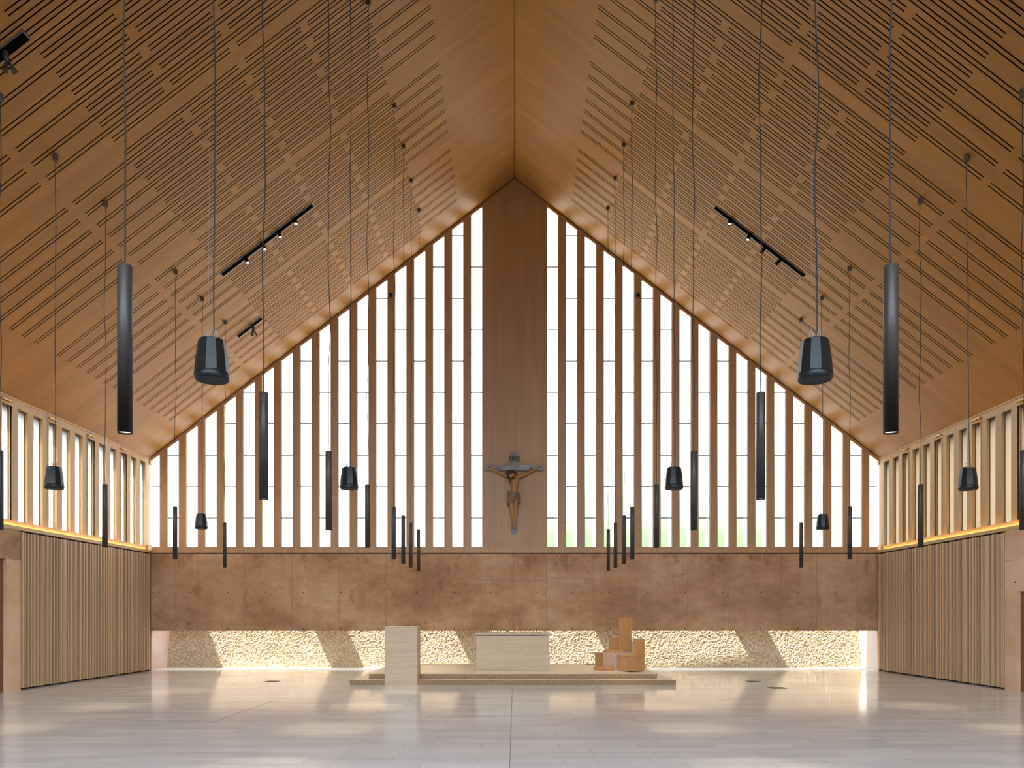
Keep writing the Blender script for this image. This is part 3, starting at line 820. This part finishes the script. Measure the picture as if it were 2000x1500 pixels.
for i, (px, Y, lab) in enumerate(spk):
    X = wx(px, Y); t = thing('hanging_speaker', lab, 'speaker', (X, Y, 3.86), 0, 'hanging speakers')
    link('shell', SH, t); link('rim', RM, t); g = link('grille', GR, t); link('badge', BD, g); link('shackle', SK, t); link('hook_loop', LP, t)
    zc = roof(X)-3.86; dx = .03 if X < 0 else -.03
    link('canopy', CANO, t, (dx, 0, zc-.02))
    MB().tube(wavy(.37, zc-.06, .02 if i == 1 else .007, 50+i, .02, dx), .0062, 6).build('cable', M['cable'], t)
    w = MB(); w.tube([(-.035, 0, .45), (dx-.008, 0, zc-.06)], .0013, 4); w.tube([(.035, 0, .45), (dx+.008, 0, zc-.06)], .0013, 4)
    w.build('suspension_wire', M['steel'], t)

# ------------------------------------------------------------------ track lights in the ceiling
def track(name, label, s, xa, xb, Y, heads, width=.15):
    xm = (xa+xb)/2; c = Vector((s*xm, Y, roof(xm)))
    t = thing(name, label, 'track light', c)
    def P(x, y, d): return Vector((s*x, y, roof(x)+d))-c
    mb = MB(); h = width/2
    mb.hexa([P(xa,Y-h,-.012), P(xb,Y-h,-.012), P(xb,Y+h,-.012), P(xa,Y+h,-.012), P(xa,Y-h,.06), P(xb,Y-h,.06), P(xb,Y+h,.06), P(xa,Y+h,.06)])
    mb.build('track', M['black'], t)
    e = .012; mb = MB()
    for (x0, x1, y0, y1) in ((xa-e, xb+e, Y-h-e, Y-h), (xa-e, xb+e, Y+h, Y+h+e), (xa-e, xa, Y-h, Y+h), (xb, xb+e, Y-h, Y+h)):
        mb.hexa([P(x0,y0,-.016), P(x1,y0,-.016), P(x1,y1,-.016), P(x0,y1,-.016), P(x0,y0,.03), P(x1,y0,.03), P(x1,y1,.03), P(x0,y1,.03)])
    mb.build('frame', M['plate'], t)
    for (x, aim, lit, barn) in heads:
        d = Vector(aim).normalized(); q = d.to_track_quat('Z', 'Y').to_matrix().to_4x4()
        k = P(x, Y, -.05); 
        hd = MB().lathe([(.036, -.05), (.04, -.045), (.04, .15), (.034, .152), (.034, .13)], 20, M=q, cap1=False)
        hd.tube([(0, 0, .06), (0, 0, 0)], .018, 8)
        hd = hd.build('spotlight', M['black'] if not barn else M['bronze'], t, k)
        ln = MB().lathe([(.033, .132), (.033, .136)], 18, M=q).build('lens', M['spotlens'] if lit else M['grille'], hd)
        if lit:
            tgt = Vector((s*1.9 if abs(x) > 6 else s*.6, 21.4, .5))-(c+k)
            spot(t, k+d*.2, 110, 26, .8, (1, .86, .62), tgt.to_track_quat('-Z', 'Y').to_euler(), .03)
        if barn:
            for a in range(4):
                R = q @ Matrix.Rotation(a*math.pi/2, 4, 'Z')
                pts = [R @ Vector(p) for p in ((-.03, .04, .15), (.03, .04, .15), (.05, .10, .24), (-.05, .10, .24))]
                pt2 = [p+(R.to_3x3() @ Vector((0, .003, 0))) for p in pts]
                MB().hexa([*pts, *pt2]).build('barn_door', M['plate'], hd)
    return t
T = 0.32
track('track_light', 'long black ceiling track with four glowing spots on the left slope', -1, 4.92, 7.13, 19.34,
      [(5.34, (.25, -.55, -1), True, False), (5.74, (.35, -.35, -1), True, False), (6.13, (.45, -.35, -1), True, False), (6.55, (.45, -.3, -1), True, False)])
track('track_light', 'long black ceiling track with four spots on the right slope', 1, 4.91, 7.10, 19.45,
      [(5.28, (-.25, -.55, -1), True, False), (5.75, (-.35, -.3, -1), True, False), (6.14, (-.55, .6, -.75), False, False), (6.53, (-.9, .6, -.7), False, False)])
track('track_light', 'short black ceiling track with one shuttered spot above the left gable windows', -1, 7.08, 7.75, 22.25, [(7.33, (.1, -.1, -1), False, True)], .14)
track('track_light', 'short black ceiling track with shuttered spot at the upper left photo edge', -1, 7.05, 7.75, 11.46, [(7.35, (.35, -.1, -1), False, True)], .16)

# ------------------------------------------------------------------ light
def sun():
    l = bpy.data.lights.new('sun', 'SUN'); l.energy = 14.5; l.angle = math.radians(.53); l.color = (1, .97, .94)
    o = bpy.data.objects.new('sun', l); C.objects.link(o)
    o.rotation_euler = Vector((.49, .07, -1)).to_track_quat('-Z', 'Y').to_euler()
sun()
w = bpy.data.worlds.new('sky'); sc.world = w; w.use_nodes = True
nt = w.node_tree; bg = nt.nodes['Background']
sp = nd(nt, 'ShaderNodeSeparateXYZ'); tc = nd(nt, 'ShaderNodeTexCoord'); nt.links.new(tc.outputs['Generated'], sp.inputs[0])
up = math_(nt, 'MULTIPLY_ADD', sp.outputs['Z'], 8.0, .5, True)
nt.links.new(mixc(nt, up, (.006, .005, .005, 1), (.76, .90, 1.06, 1)), bg.inputs[0]); bg.inputs[1].default_value = 4.6

# ------------------------------------------------------------------ camera
cam = bpy.data.cameras.new('camera'); co = bpy.data.objects.new('camera', cam); C.objects.link(co)
co.location = (0, 0, EYE); co.rotation_euler = (math.pi/2, 0, 0)
cam.sensor_width = 36; cam.lens = 36*FPX/2000; cam.shift_x = (1000-CX)/2000; cam.shift_y = (HY-750)/2000
cam.clip_end = 200
sc.camera = co
sc.view_settings.view_transform = 'Standard'; sc.view_settings.look = 'None'
sc.view_settings.exposure = .34; sc.view_settings.gamma = 1
cy = sc.cycles
cy.max_bounces = 5; cy.diffuse_bounces = 4; cy.glossy_bounces = 2; cy.transmission_bounces = 4
cy.sample_clamp_indirect = 6; cy.caustics_reflective = False; cy.caustics_refractive = False
cy.use_denoising = True
cy.use_adaptive_sampling = True; cy.adaptive_threshold = .12; cy.adaptive_min_samples = 16
